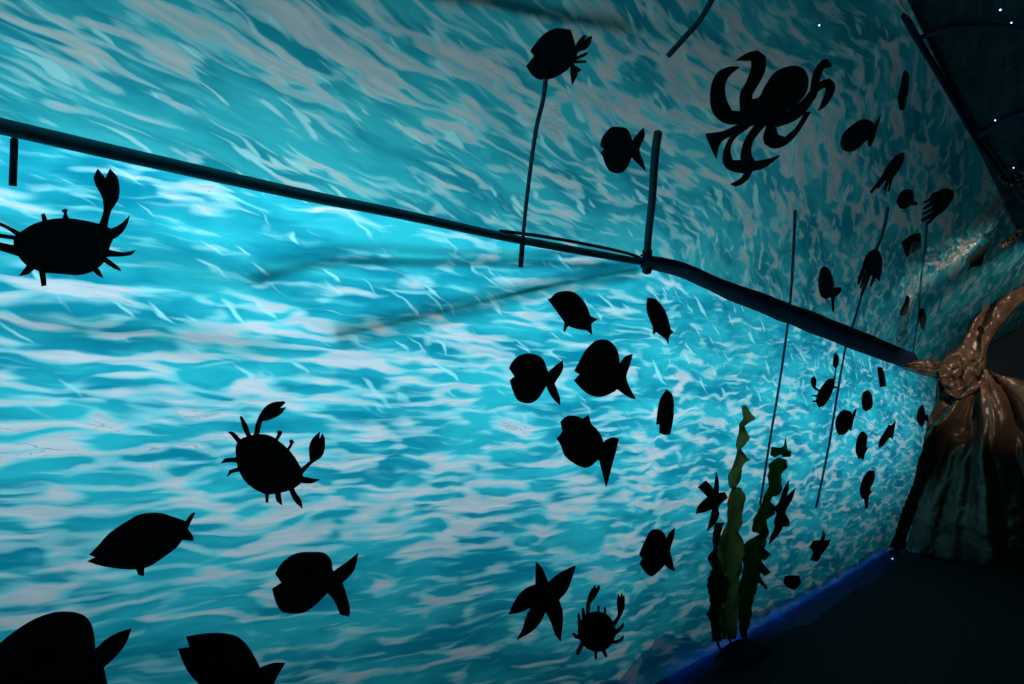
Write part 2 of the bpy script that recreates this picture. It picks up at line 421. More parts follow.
cutout('fish_cutout', 'left one of the two plump black fish swimming side by side in mid wall', 'fish', (500, 330, 7.314), [
    ('body', [(70,280),(110,340),(75,370),(100,450),(130,510),(180,535),(240,530),(290,490),(340,410),(380,370),(350,300),(320,220),(270,182),(210,172),(140,190),(90,240)]),
    ('tail_fin', [(345,350),(365,300),(460,222),(460,290),(400,390),(440,500),(440,550),(390,500),(345,415)])])
cutout('fish_cutout', 'larger right one of the two plump black fish swimming side by side in mid wall', 'fish', (500, 330, 7.314), [
    ('body', [(548,300),(585,325),(545,370),(600,430),(660,475),(730,490),(800,470),(860,430),(900,350),(880,250),(860,150),(820,95),(770,70),(700,82),(630,150),(590,220)]),
    ('tail_fin', [(860,330),(880,250),(920,195),(972,175),(950,260),(925,340),(945,410),(995,505),(960,500),(910,470),(855,428)])])
cutout('fish_cutout', 'black fish cut-out diving right just under the frame tube, left of the second pole', 'fish', (540, 280, 6.827), [
    ('body', [(55,128),(75,125),(110,90),(170,75),(230,82),(280,120),(320,180),(345,250),(350,310),(320,345),(260,335),(190,310),(150,260),(100,190)]),
    ('tail_fin', [(325,270),(345,245),(395,268),(350,300),(358,375),(320,335)]), ('belly_fin', [(175,280),(195,310),(168,358),(165,330)])])
cutout('fish_cutout', 'slim black fish cut-out diving right, below the lower end of the second pole', 'fish', (540, 280, 6.827), [
    ('body', [(738,120),(790,130),(830,170),(860,220),(885,300),(895,360),(870,405),(830,380),(790,345),(755,270),(733,200)]),
    ('tail_fin', [(865,370),(890,335),(912,355),(885,385),(878,432),(855,390)]), ('belly_fin', [(775,318),(805,348),(778,368)])])
cutout('fish_cutout', 'narrow upright black fish cut-out seen nearly edge on, right of the mid wall fish', 'fish', (550, 384, 6.45), [
    ('body', [(755,35),(790,70),(800,130),(795,230),(775,325),(740,328),(710,315),(712,262),(690,262),(700,170),(715,100)])])
cutout('fish_cutout', 'black fish cut-out with spiky back fin and long down-pointing tail, lowest in mid wall', 'fish', (550, 384, 6.45), [
    ('body', [(70,245),(110,210),(160,205),(215,225),(310,300),(345,380),(330,470),(300,500),(240,540),(170,520),(100,465),(75,400),(45,350),(80,310)]),
    ('tail_fin', [(310,470),(340,385),(400,345),(445,350),(430,420),(400,530),(365,665),(340,570),(320,490)]), ('back_fin', [(200,235),(250,200),(275,285),(240,280)])])
cutout('fish_cutout', 'black fish cut-out with a frayed streamer tail on the ceiling cloth, at the top centre', 'fish', (520, 20, 9.775), [
    ('body', [(105,310),(145,360),(65,460),(110,530),(170,575),(230,585),(320,570),(420,520),(500,450),(545,370),(545,260),(500,105),(430,95),(350,92),(250,140),(180,210)]),
    ('tail_base', [(520,255),(575,265),(600,300),(560,330),(550,400),(515,445),(490,400)]),
    ('streamer', [(550,245),(620,160),(652,160),(585,262)]), ('streamer', [(580,270),(655,190),(705,165),(690,230),(640,290),(590,305)]),
    ('streamer', [(540,375),(660,320),(670,335),(550,395)]), ('streamer', [(540,405),(650,405),(650,418),(540,425)]),
    ('streamer', [(500,435),(535,440),(565,520),(510,640),(497,520)]), ('streamer', [(525,440),(600,490),(575,515),(540,480)])])
cutout('fish_cutout', 'round black fish cut-out with forked tail on the ceiling cloth, left of the second pole', 'fish', (590, 116, 10.69), [
    ('body', [(115,330),(160,360),(115,400),(140,440),(170,530),(210,590),(280,612),(340,605),(400,550),(440,460),(500,370),(460,280),(430,190),(390,140),(330,128),(230,130),(180,180),(130,250)]),
    ('tail_fin', [(440,360),(460,270),(520,190),(578,135),(585,220),(530,360),(570,480),(600,595),(540,540),(445,440)])])
cutout('octopus_cutout', 'large black octopus cut-out with curling arms on the ceiling cloth', 'octopus', (700, 40, 4.557), [
    ('head', [(345,150),(400,125),(450,122),(480,140),(495,190),(480,250),(430,300),(385,330),(370,370),(320,400),(270,385),(210,400),(185,370),(190,320),(230,275),(270,265),(300,210)]),
    ('tentacle', [(185,340),(185,250),(215,190),(235,130),(235,95),(165,95),(220,62),(265,50),(300,75),(300,130),(275,190),(240,250),(235,300)]),
    ('tentacle', [(210,330),(150,325),(125,280),(115,220),(130,170),(180,125),(140,125),(90,145),(60,190),(48,260),(55,320),(80,360),(130,385),(210,380)]),
    ('tentacle', [(205,370),(150,400),(100,420),(25,430),(45,480),(75,545),(90,480),(110,455),(170,425),(220,400)]),
    ('tentacle', [(190,395),(150,430),(120,480),(105,540),(115,580),(150,600),(205,610),(185,635),(140,660),(165,668),(215,640),(240,600),(205,555),(150,550),(140,500),(160,450),(225,400)]),
    ('tentacle', [(255,385),(210,450),(190,510),(190,560),(230,600),(290,585),(340,550),(365,528),(310,545),(255,555),(235,520),(240,470),(265,430),(305,385)]),
    ('tentacle', [(310,385),(290,440),(295,475),(330,495),(380,485),(430,445),(470,390),(505,330),(480,330),(440,400),(390,445),(360,435),(345,395)]),
    ('tentacle', [(330,370),(400,325),(470,275),(520,215),(555,190),(595,178),(615,200),(612,240),(575,300),(540,325),(570,250),(575,215),(540,235),(510,290),(470,340),(420,375),(350,398)]),
    ('tentacle', [(500,290),(510,190),(525,140),(560,95),(585,90),(605,120),(565,130),(545,190),(530,260)])])
cutout('fish_cutout', 'thin upright black fish cut-out on the ceiling cloth, highest right of the octopus', 'fish', (830, 60, 6.844), [
    ('body', [(520,75),(540,100),(540,190),(525,260),(510,340),(480,345),(468,260),(490,160),(505,90)])])
cutout('fish_cutout', 'oval black fish cut-out with spiky tail, on the ceiling cloth just right of the octopus', 'fish', (830, 60, 6.844), [
    ('body', [(75,570),(100,500),(150,455),(210,415),(260,412),(300,430),(315,490),(260,540),(220,580),(170,620),(120,628),(85,610)]),
    ('tail_fin', [(285,490),(310,440),(350,380),(330,450),(310,520),(280,595),(262,590),(262,535)])])
cutout('squid_cutout', 'slim black squid cut-out with trailing arms, on the ceiling cloth right of the octopus', 'squid', (865, 145, 8.55), [
    ('body', [(330,68),(338,110),(310,180),(260,260),(215,300),(130,305),(160,240),(210,160),(270,95)]),
    ('tentacle', [(165,285),(105,370),(115,375),(182,296)]), ('tentacle', [(195,285),(160,390),(178,395),(215,296)]), ('tentacle', [(222,280),(195,400),(210,400),(242,280)]), ('tentacle', [(135,285),(45,405),(58,420),(155,296)])])
cutout('fish_cutout', 'small round black fish cut-out between the slim squid and the tilted jellyfish', 'fish', (865, 145, 8.55), [
    ('body', [(270,490),(300,420),(350,385),(410,390),(420,440),(400,500),(350,550),(300,540)]), ('tail_fin', [(390,475),(450,490),(445,520),(385,512)])])
cutout('jellyfish_cutout', 'tilted black jellyfish cut-out, its arms trailing down left, near the ceiling ridge', 'jellyfish', (865, 145, 8.55), [
    ('bell', [(755,390),(760,430),(730,500),(670,570),(600,615),(590,560),(560,470),(570,430),(640,395),(700,375)]),
    ('tentacle', [(605,560),(480,640),(490,660),(615,600)]), ('tentacle', [(590,530),(490,590),(495,602),(600,555)]), ('tentacle', [(575,480),(495,545),(500,557),(585,515)]), ('tentacle', [(570,450),(500,490),(505,502),(575,472)]), ('tentacle', [(605,590),(520,680),(535,684),(630,598)])])
cutout('jellyfish_cutout', 'upright black jellyfish cut-out hanging on the knotted cord above the navy band', 'jellyfish', (810, 225, 7.6), [
    ('bell', [(490,185),(530,205),(550,260),(548,330),(530,430),(505,410),(460,380),(400,330),(410,280),(440,220)]),
    ('tentacle', [(402,310),(365,420),(365,455),(375,455),(418,345)]), ('tentacle', [(425,345),(380,480),(390,485),(440,365)]), ('tentacle', [(445,360),(415,450),(385,530),(398,540),(430,470),(465,375)]), ('tentacle', [(480,380),(455,470),(465,475),(505,395)])], gap=.035)
cutout('fish_cutout', 'black fish cut-out pointing up with a bent tail, left of the upright jellyfish', 'fish', (810, 225, 7.6), [
    ('body', [(110,315),(145,335),(170,390),(185,460),(165,540),(120,565),(85,545),(65,450),(70,390),(85,340)]),
    ('tail_fin', [(160,480),(240,475),(235,510),(190,555),(185,660),(172,660),(160,545)])])
cutout('fish_cutout', 'angular black fish cut-out at the top of the clear plastic strand, right of the jellyfish', 'fish', (885, 220, 5.704), [
    ('body', [(205,78),(206,150),(175,175),(122,212),(95,130),(140,95),(180,78)])])
cutout('fish_cutout', 'dark fish cut-out with a long thin tail, on the ceiling cloth nearest the brown cave', 'fish', (885, 220, 5.704), [
    ('body', [(545,145),(575,165),(560,230),(550,265),(495,270),(475,295),(490,240),(465,225),(510,190)]), ('tail_fin', [(560,165),(605,122),(612,128),(575,190)])])
cutout('fish_cutout', 'tiny slanted dark fish cut-out on the clear hanging plastic strand, above the navy band', 'fish', (885, 220, 5.704), [
    ('body', [(125,430),(140,440),(130,520),(115,550),(92,545),(88,520),(105,490)])], gap=.20)
cutout('fish_cutout', 'tiny upright dark blue fish cut-out right of the clear strand, above the navy band', 'fish', (885, 220, 5.704), [
    ('body', [(205,505),(225,510),(235,560),(225,635),(205,610),(195,550)])])
cutout('crab_cutout', 'black crab cut-out with raised claws seen aslant, far along the wall below the navy band', 'crab', (805, 345, 8.55), [
    ('body', [(245,285),(262,310),(240,380),(215,450),(160,520),(120,535),(100,480),(115,410),(160,340),(200,295)]),
    ('claw', [(250,295),(262,200),(245,180),(250,90),(268,65),(288,100),(285,170),(268,210),(262,300)]), ('claw', [(130,400),(75,370),(55,320),(60,280),(80,268),(98,300),(92,360),(135,390)]),
    ('leg', [(115,425),(60,430),(65,440),(115,445)]), ('leg', [(108,470),(70,475),(75,490),(108,490)]), ('leg', [(235,348),(285,360),(280,370),(240,372)])])
cutout('fish_cutout', 'small bar-shaped dark fish cut-out just below the right end of the navy band', 'fish', (805, 345, 8.55), [
    ('body', [(620,190),(660,190),(680,250),(695,355),(645,360),(635,300)])])
cutout('fish_cutout', 'small oval dark fish cut-out without a tail, below the bar-shaped one', 'fish', (805, 345, 8.55), [
    ('body', [(535,385),(565,410),(580,480),(570,540),(525,568),(500,550),(488,480),(500,410)])])
cutout('fish_cutout', 'round black fish cut-out with a raised pointed tail, below the aslant crab', 'fish', (830, 380, 5.264), [
    ('body', [(75,155),(110,165),(120,200),(105,250),(80,285),(50,290),(35,265),(32,220),(50,175)]), ('tail_fin', [(100,225),(135,150),(140,160),(125,210),(112,270),(96,255)])])
cutout('fish_cutout', 'upright black fish cut-out with small hooked tail, lower middle of the far cluster', 'fish', (830, 380, 5.264), [
    ('body', [(175,270),(195,290),(192,350),(180,410),(150,415),(137,370),(145,310),(160,280)]), ('tail_fin', [(176,370),(205,350),(185,390),(175,425),(162,408)])])
cutout('fish_cutout', 'slanted black fish cut-out rising to the right, in the far cluster by the brown plastic', 'fish', (830, 380, 5.264), [
    ('body', [(310,235),(335,240),(335,280),(310,310),(275,350),(258,355),(258,330),(285,280)]), ('tail_fin', [(320,250),(347,215),(340,260),(330,315),(315,290)])])
cutout('fish_cutout', 'dark blue fish cut-out hanging against the left edge of the brown plastic', 'fish', (830, 380, 5.264), [
    ('body', [(490,130),(500,160),(498,220),(490,245),(475,245),(458,205),(465,160),(480,135)]), ('tail_fin', [(492,180),(520,185),(515,220),(492,205)])])
cutout('fish_cutout', 'lowest black fish cut-out of the far cluster, pointing up with the tail down', 'fish', (830, 380, 5.264), [
    ('body', [(210,475),(237,480),(235,520),(215,570),(210,600),(185,630),(165,615),(160,570),(180,510)]), ('tail_fin', [(192,590),(225,585),(205,615),(200,670),(190,680),(182,620)])])
cutout('starfish_cutout', 'black starfish cut-out left of the light green seaweed', 'starfish', (690, 400, 5.264), [
    ('body', [(45,460),(85,425),(115,455),(128,475),(133,440),(140,378),(152,430),(152,490),(185,485),(200,515),(165,545),(150,570),(155,600),(140,640),(95,690),(93,690),(110,620),(120,575),(80,590),(35,600),(45,560),(95,510)])])
cutout('starfish_cutout', 'black starfish cut-out touching the right side of the dark green seaweed', 'starfish', (690, 400, 5.264), [
    ('body', [(520,425),(522,460),(508,510),(558,462),(540,520),(505,590),(525,640),(520,665),(450,668),(445,640),(460,600),(440,570),(470,540),(490,480)]), ('arm', [(455,655),(490,668),(470,705),(418,762),(426,720),(440,690)])])
cutout('starfish_cutout', 'small black starfish cut-out low on the wall, right of the seaweed', 'starfish', (770, 520, 6.838), [
    ('body', [(365,75),(378,100),(372,140),(415,135),(400,175),(355,235),(335,270),(330,285),(280,275),(300,220),(275,185),(300,140),(350,140)])])
cutout('fish_cutout', 'small dark red card fish at the foot of the wall, right of the seaweed', 'fish', (770, 520, 6.838), [
    ('body', [(105,385),(150,378),(200,380),(215,430),(170,480),(120,460),(95,430)])], mat=M_blackred)
cutout('starfish_cutout', 'largest black starfish cut-out, five pointed arms, left of the small crab', 'starfish', (500, 550, 6), [
    ('body', [(218,72),(240,90),(265,130),(290,195),(360,140),(450,95),(455,100),(430,180),(400,250),(355,300),(375,360),(378,430),(365,550),(335,510),(310,440),(275,370),(240,440),(190,490),(105,538),(140,470),(160,400),(190,345),(120,375),(55,388),(80,330),(120,265),(170,225),(215,210)])])
cutout('crab_cutout', 'small round black crab cut-out near the floor, right of the largest starfish', 'crab', (500, 550, 6), [
    ('body', ell(583, 490, 112, 120)),
    ('claw', [(520,390),(525,310),(545,250),(575,210),(578,240),(595,210),(603,230),(570,290),(545,320),(538,390)]), ('claw', [(680,435),(710,390),(705,320),(712,265),(722,290),(735,258),(738,290),(748,270),(748,340),(730,390),(690,460)]),
    ('eye_stalk', [(588,378),(590,335),(598,335),(598,378)]), ('eye_stalk', [(625,390),(628,345),(636,345),(637,394)]),
    ('leg', [(470,460),(470,380),(480,385),(490,450)]), ('leg', [(495,415),(495,350),(505,350),(515,400)]), ('leg', [(484,540),(450,530),(437,500),(450,500),(482,520)]), ('leg', [(490,555),(465,600),(462,630),(475,628),(505,572)]),
    ('leg', [(570,605),(572,655),(582,655),(585,605)]), ('leg', [(605,595),(635,645),(645,640),(630,585)]), ('leg', [(685,485),(725,460),(745,435),(740,465),(690,518)]), ('leg', [(662,545),(710,540),(745,515),(735,545),(695,562),(658,560)])])
cutout('crab_cutout', 'round black crab cut-out with both claws up, in the open water left of centre', 'crab', (214, 396, 5.7), [
    ('body', [(275,218),(330,230),(380,265),(430,310),(480,380),(505,440),(505,490),(450,530),(380,552),(300,560),(230,530),(170,475),(140,410),(128,350),(130,280),(160,245),(215,225)]),
    ('claw', [(226,235),(245,150),(280,80),(330,40),(400,30),(408,40),(375,70),(412,65),(380,105),(320,135),(275,145),(255,230)]), ('claw', [(488,425),(550,370),(545,300),(560,250),(605,205),(600,255),(620,215),(632,240),(630,310),(610,350),(560,385),(505,445)]),
    ('eye_stalk', [(352,246),(365,215),(362,200),(378,195),(390,205),(385,220),(364,254)]), ('eye_stalk', [(415,306),(435,275),(432,255),(445,247),(457,260),(450,275),(426,316)]),
    ('leg', [(195,245),(165,180),(150,120),(160,115),(190,165),(214,230)]), ('leg', [(140,275),(110,235),(80,205),(110,205),(160,255)]), ('leg', [(135,380),(85,378),(42,385),(65,358),(135,350)]), ('leg', [(150,430),(105,440),(78,460),(90,425),(145,405)]),
    ('leg', [(293,555),(298,610),(310,605),(314,555)]), ('leg', [(350,548),(360,600),(390,625),(380,545)]), ('leg', [(428,532),(460,600),(505,642),(500,600),(465,545),(455,520)]), ('leg', [(485,495),(560,498),(605,475),(560,470),(495,455)])])
cutout('crab_cutout', 'large wide black crab cut-out with one raised claw, below the frame tube at far left', 'crab', (0, 160, 5.26), [
    ('body', [(80,400),(120,370),(180,335),(250,315),(340,305),(430,315),(520,335),(580,360),(600,400),(580,450),(560,520),(500,580),(420,605),(330,600),(230,590),(150,560),(100,510),(75,460)]),
    ('claw', [(520,345),(545,270),(540,200),(505,130),(495,90),(515,45),(555,95),(580,45),(622,100),(625,200),(585,270),(562,365)]),
    ('leg', [(560,370),(630,340),(685,290),(660,360),(610,410),(560,420)]), ('leg', [(565,470),(650,485),(715,472),(690,500),(565,510)]), ('leg', [(545,535),(600,570),(635,585),(632,570),(565,515)]), ('leg', [(480,575),(520,610),(545,620),(520,570)]),
    ('leg', [(145,550),(100,610),(150,600),(185,570)]), ('leg', [(205,580),(220,665),(245,660),(240,585)]),
    ('leg', [(120,385),(50,350),(-30,312),(-30,332),(40,365),(95,405)]), ('leg', [(95,400),(-30,383),(-30,404),(90,422)]), ('leg', [(85,450),(-30,428),(-30,468),(95,505)]),
    ('eye_stalk', [(328,312),(338,280),(325,265),(345,255),(358,265),(352,280),(366,312)]), ('eye_stalk', [(225,330),(218,285),(235,280),(252,320)])])

# ------------------------------------------------------------------ frame tubes, band, cords
def along(pxs, off, n=8): return catmull([front(x, y, off) for x, y in pxs], n)
left_ext = [rail_at(s) + inward(s) * .03 for s in (.4, 1.2, 2.0)]
rl = catmull(left_ext + [front(x, y + 1, .028) for x, y in railpx[1:6]], 10)
t = empty('frame_tube', rl[0]); tag(t, 'long dark horizontal frame tube running along the left cloth between wall and ceiling', 'tube')
tube('sleeve', rl, [.024 - .009 * min(1, max(0, (k - 10) / (len(rl) - 11))) for k in range(len(rl))], M_tube, t) 
o = tube('loose_cord', along([(500, 231), (540, 236), (590, 245), (630, 254), (648, 262)], .012), .007, M_navy); tag(o, 'thin dark slack cord bowed above the frame tube between the two poles', 'cord')
# navy band hanging along the seam
bt = [(640, 256), (680, 264), (720, 280), (770, 297), (800, 308), (840, 323), (880, 339), (914, 353)]
bb = [(640, 266), (680, 276), (720, 295), (770, 316), (800, 328), (840, 344), (880, 359), (914, 371)]
A = catmull([front(x, y, .045) for x, y in bt], 8); B = catmull([front(x, y, .035) for x, y in bb], 8)
V, Fc = [], []; NB = 8
for i, (a, b) in enumerate(zip(A, B)):
    out = Vector((.6, -.75, .1)).normalized()
    for j in range(NB + 1):
        q = j / NB; V.append(a.lerp(b, q) + out * (.045 * math.sin(math.pi * q) + .012 * noise.noise(Vector((i * .25, q * 3, 2)))))
for i in range(len(A) - 1):
    for j in range(NB): Fc.append((i * (NB + 1) + j, (i + 1) * (NB + 1) + j, (i + 1) * (NB + 1) + j + 1, i * (NB + 1) + j + 1))
o = mesh_obj('fabric_band', V, Fc, M_navy); md = o.modifiers.new('t', 'SOLIDIFY'); md.thickness = .008
tag(o, 'dark navy sagging fabric band along the seam from the second pole to the brown plastic', 'fabric band')
def pole(name, label, pxs, r, off=.02, mat=None, cat='pole', foot=True):
    P = along(pxs, off); e = empty(name, P[0]); tag(e, label, cat)
    tube('shaft', P, r, mat or M_tube, e)
    if foot:
        tube('joint', [P[-1] + (P[-4] - P[-1]).normalized() * .10, P[-1] - (P[-4] - P[-1]).normalized() * .02], r[-1] * 1.35 if hasattr(r, '__len__') else r * 1.35, M_navy, e)
    return e
pole('tent_pole', 'first thin dark tent pole rising over the ceiling cloth, below the streamer-tailed fish', [(546, 76), (543, 100), (536, 130), (529, 180), (524, 225), (521, 262)], .0075)
pole('tent_pole', 'second thicker dark tent pole, right of the round forked-tail fish', [(658, 133), (655, 155), (652, 200), (648, 240), (647, 268)], .016, .03)
pole('tent_pole', 'short dark pole stub near the ceiling ridge, continuing the second pole upward', [(714, -4), (700, 20), (686, 36), (668, 56)], .009, foot=False)
pole('tent_pole', 'short dark upright pole under the frame tube at the far left edge', [(15, 134), (14, 150), (13, 178)], .007, foot=True)
o = tube('ridge_pole', along([(905, 16), (914, 33), (935, 68), (956, 104), (975, 137), (1000, 172), (1024, 200)], .03), .014, M_navy); tag(o, 'dark pole along the ceiling ridge at the top right', 'pole')
o = tube('tent_rib', along([(916, 40), (930, 34), (950, 28), (980, 26), (1010, 27), (1040, 30)], .02), .010, M_navy); tag(o, 'dark rib curving right from the ridge, upper one near the white paper tip', 'rib')
o = tube('tent_rib', along([(976, 138), (990, 129), (1005, 121), (1024, 113), (1045, 106)], .02), .013, M_navy); tag(o, 'dark rib rising right from the ridge, lower one above the brown scraps', 'rib')
def cord(name, label, pxs, r=.007, off=.013):
    P = along(pxs, off, 10)
    o = tube(name, P, r, M_cord, None, 8); tag(o, label, 'cord')
cord('cord', 'straight dark cord down the wall beside the dark green seaweed', [(795, 211), (793, 260), (790, 305), (787, 330), (780, 380), (770, 440), (760, 505)], .008, .012)
cord('knotted_cord', 'dark knotted cord passing behind the upright jellyfish and down past the aslant crab', [(888, 208), (882, 235), (873, 258), (863, 290), (853, 325), (845, 350), (838, 390), (828, 450), (816, 508)], .009, .012)
cord('cord', 'thin dark cord beside the clear plastic strand above the end of the navy band', [(927, 222), (925, 250), (921, 290), (918, 320), (913, 352)], .007, .012)
# slack guy ropes behind the cloth, seen as soft shadows
for pxs, r, lab in (([(330, 332), (400, 318), (480, 300), (560, 283), (632, 270)], .022, 'slack rope seen as a soft slanting shadow behind the cloth under the frame tube'),
                    ([(250, 272), (340, 255), (430, 258), (540, 260), (600, 260)], .014, 'slack rope seen as a faint level shadow behind the cloth under the frame tube'),
                    ([(-30, 262), (60, 272), (140, 284), (215, 298), (262, 306)], .022, 'slack rope seen as a soft shadow behind the cloth under the wide crab'),
                    ([(370, -4), (420, 3), (470, 10), (510, 19), (560, 28), (610, 36)], .009, 'thin rope seen as a shadow along the top edge of the ceiling cloth')):
    P = along(pxs, -.16 if 'wide crab' in lab else -.035, 8); o = tube('guy_rope', P, r, M_navy, None, 8); tag(o, lab, 'rope')

# ------------------------------------------------------------------ seaweed
def leafy(name, label, left, right, off, col, transl, ruffle, ph):
    m, nt, out = new_mat(name + '_green'); g = NT(nt)
    tc = nt.nodes.new('ShaderNodeTexCoord'); nz = g.noise(tc.outputs['Object'], 22, 3, .6)
    c = g.mix(nz, [q * .7 for q in col], [min(1, q * 1.3) for q in col])
    tr = nt.nodes.new('ShaderNodeBsdfTranslucent'); df = nt.nodes.new('ShaderNodeBsdfDiffuse')
    nt.links.new(c, tr.inputs[0]); nt.links.new(c, df.inputs[0])
    mx = nt.nodes.new('ShaderNodeMixShader'); mx.inputs[0].default_value = transl
    nt.links.new(df.outputs[0], mx.inputs[1]); nt.links.new(tr.outputs[0], mx.inputs[2]); nt.links.new(mx.outputs[0], out.inputs[0])
    return m
def seaweed(name, label, left, right, base, col, transl, ruffle, ph, leaves=(), face=False):
    """upright ruffled paper strip standing on the floor at 'base'; edges traced at its own distance"""
    mat = leafy(name, label, left, right, 0, col, transl, ruffle, ph)
    bp = on_z(base[0], base[1], .012); nrm = (Vector((.8, -.6, 0)) * math.cos(.15) - Vector((0, 0, math.sin(.15)))).normalized()
    if face: nrm = -AL
    e = empty(name, bp); tag(e, label, 'seaweed')
    def P(q, d): 
        return on_plane(q.x, q.y, bp + nrm * d, nrm)
    def resample(pts, n):
        pts = [Vector(p) for p in pts]; ys = [p.y for p in pts]
        dl = [0]
        for a, b in zip(pts, pts[1:]): dl.append(dl[-1] + (b - a).length)
        o = []
        for k in range(n):
            t = dl[-1] * k / (n - 1); i = 0
            while i < len(dl) - 2 and dl[i + 1] < t: i += 1
            o.append(pts[i].lerp(pts[i + 1], (t - dl[i]) / max(1e-6, dl[i + 1] - dl[i])))
        return o
    n = 90; l, r = resample(left, n), resample(right, n); V, Fc, cen = [], [], []; K = 8
    for i in range(n):
        for j in range(K + 1):
            q = j / K; w = 2 * q - 1
            d = ruffle * (abs(w) ** 1.5) * math.sin(i * .55 + ph + (1.9 if w > 0 else 0)) + .03 * math.sin(i * .09 + ph) * (1 - i / n) + .5 * ruffle * noise.noise(Vector((i * .2, q * 2, ph)))
            wide = 1 + .16 * (abs(math.sin(i * .62 + ph + (1.1 if w > 0 else 0))) - .5)
            V.append(P(l[i].lerp(r[i], .5 + .5 * w * wide), d + .03))
        cen.append(P(l[i].lerp(r[i], .5), .03 * math.sin(i * .09 + ph) * (1 - i / n) + .034))
    for i in range(n - 1):
        for j in range(K): Fc.append((i * (K + 1) + j, (i + 1) * (K + 1) + j, (i + 1) * (K + 1) + j + 1, i * (K + 1) + j + 1))
    o = mesh_obj('frond', V, Fc, mat, e); sd = o.modifiers.new('t', 'SOLIDIFY'); sd.thickness = .002
    tube('stalk', [cen[-4], cen[-1], bp + Vector((0, 0, .02)) + nrm * .03, bp + nrm * .03], .008, mat, e, 8)
    for pts in leaves:
        ol = smooth_outline(pts, 4); a = [on_plane(p.x, p.y, bp + nrm * (.035 + .01 * math.sin(k * .7)), nrm) for k, p in enumerate(ol)]
        m_ = len(a); tri = tessellate_polygon([a]); bk = [p - nrm * .003 for p in a]
        mesh_obj('leaf', a + bk, [tuple(t) for t in tri] + [tuple(m_ + q for q in t)[::-1] for t in tri] + [(k, (k + 1) % m_, m_ + (k + 1) % m_, m_ + k) for k in range(m_)], mat, e, smooth=False)
    return e
def cv(x0, y0, s, pts): return [(x0 + x / s, y0 + y / s) for x, y in pts]
A1, A2 = (690, 400, 5.264), (690, 500, 4.882)
seaweed('seaweed', 'tall light green ruffled paper seaweed standing in front of the wall', 
    cv(*A1, [(272,28),(275,60),(280,95),(262,125),(258,170),(240,235),(250,262),(240,310),(225,350),(205,380),(200,430),(205,455),(225,465),(205,500),(195,560)]) + cv(*A2, [(185,80),(175,130),(150,170),(135,230),(140,280),(150,310),(155,380),(165,440),(140,520),(140,560),(160,680)]),
    cv(*A1, [(296,28),(320,70),(345,100),(310,120),(285,140),(300,170),(315,200),(285,240),(265,262),(315,312),(280,335),(270,380),(265,430),(240,460),(270,465),(290,500),(285,560),(270,600)]) + cv(*A2, [(258,110),(235,150),(250,180),(265,230),(255,300),(255,330),(240,380),(245,450),(235,520),(230,600),(225,680)]),
    (729, 652), (.50, .37, .19), .9, .03, .4)
seaweed('seaweed', 'dark green ruffled paper seaweed right of the light green one, a starfish touching it',
    cv(*A1, [(455,308),(440,315),(415,340),(410,440),(420,450),(395,490),(370,560),(330,640)]) + cv(*A2, [(305,120),(305,155),(345,165),(300,190),(265,210),(260,300),(260,340),(250,380),(235,430),(235,520),(245,670)]),
    cv(*A1, [(470,303),(510,320),(515,355),(490,375),(475,400),(480,430),(485,470),(470,500),(435,500),(420,540),(445,560),(445,600),(415,620)]) + cv(*A2, [(370,100),(385,150),(370,200),(360,240),(350,300),(345,350),(335,400),(320,450),(305,500),(300,560),(275,670)]),
    (743, 640), (.06, .20, .05), .8, .03, 2.1,
    leaves=[cv(*A1, [(430,245),(480,250),(495,240),(505,195),(510,240),(512,262),(535,272),(530,300),(490,300),(480,285),(445,302),(424,290)]), cv(*A2, [(350,225),(398,265),(360,300)]), cv(*A2, [(350,300),(395,355),(365,372),(340,350)]), cv(*A2, [(340,370),(380,430),(375,440),(350,415),(330,400)])])
seaweed('seaweed', 'short dark green paper seaweed left of the light green one, under the starfish',
    cv(*A2, [(122,110),(110,180),(115,240),(85,280),(90,300),(110,330),(85,390),(85,430),(95,470),(100,520),(80,560),(100,590),(110,690)]),
    cv(*A2, [(165,110),(145,180),(135,240),(140,280),(160,320),(170,380),(165,450),(150,510),(150,590),(155,690)]),
    (716, 654), (.04, .14, .06), .8, .025, 3.3)
A3 = (860, 400, 3.42)
seaweed('seaweed', 'dark green paper seaweed at the far end, beside the foot of the brown plastic',
    cv(*A3, [(255,85),(228,150),(200,200),(185,280),(160,340),(140,390),(120,460),(100,505)]),
    cv(*A3, [(260,90),(248,150),(228,205),(222,285),(200,350),(185,400),(160,465),(150,508)]),
    (899, 558), (.012, .04, .018), .6, .03, 1.3, face=True)
# dark heap at the foot of the seaweed
hc = on_z(741, 657, 0); V, Fc = [], []; NR, NA = 10, 40
for i in range(NR + 1):
    rr = i / NR
    for k in range(NA):
        w = 2 * math.pi * k / NA; fx, fy = math.cos(w), math.sin(w)
        p = hc + (AL * fx * .36 - PE * fy * .12) * rr
        h = .085 * (1 - rr ** 2) * (1 + .5 * noise.noise(Vector((fx * rr * 3, fy * rr * 3, 1)))) + .018 * noise.noise(Vector((fx * rr * 9, fy * rr * 9, 4))) * (1 - rr)
        V.append(Vector((p.x, p.y, max(.001, h))))
for i in range(NR):
    for k in range(NA): Fc.append((i * NA + k, i * NA + (k + 1) % NA, (i + 1) * NA + (k + 1) % NA, (i + 1) * NA + k))
Fc.append(tuple(range(NR * NA, NR * NA + NA)))
o = mesh_obj('cloth_heap', V, Fc, M_heap); tag(o, 'low dark heap of cloth on the floor at the foot of the green seaweed', 'cloth heap')

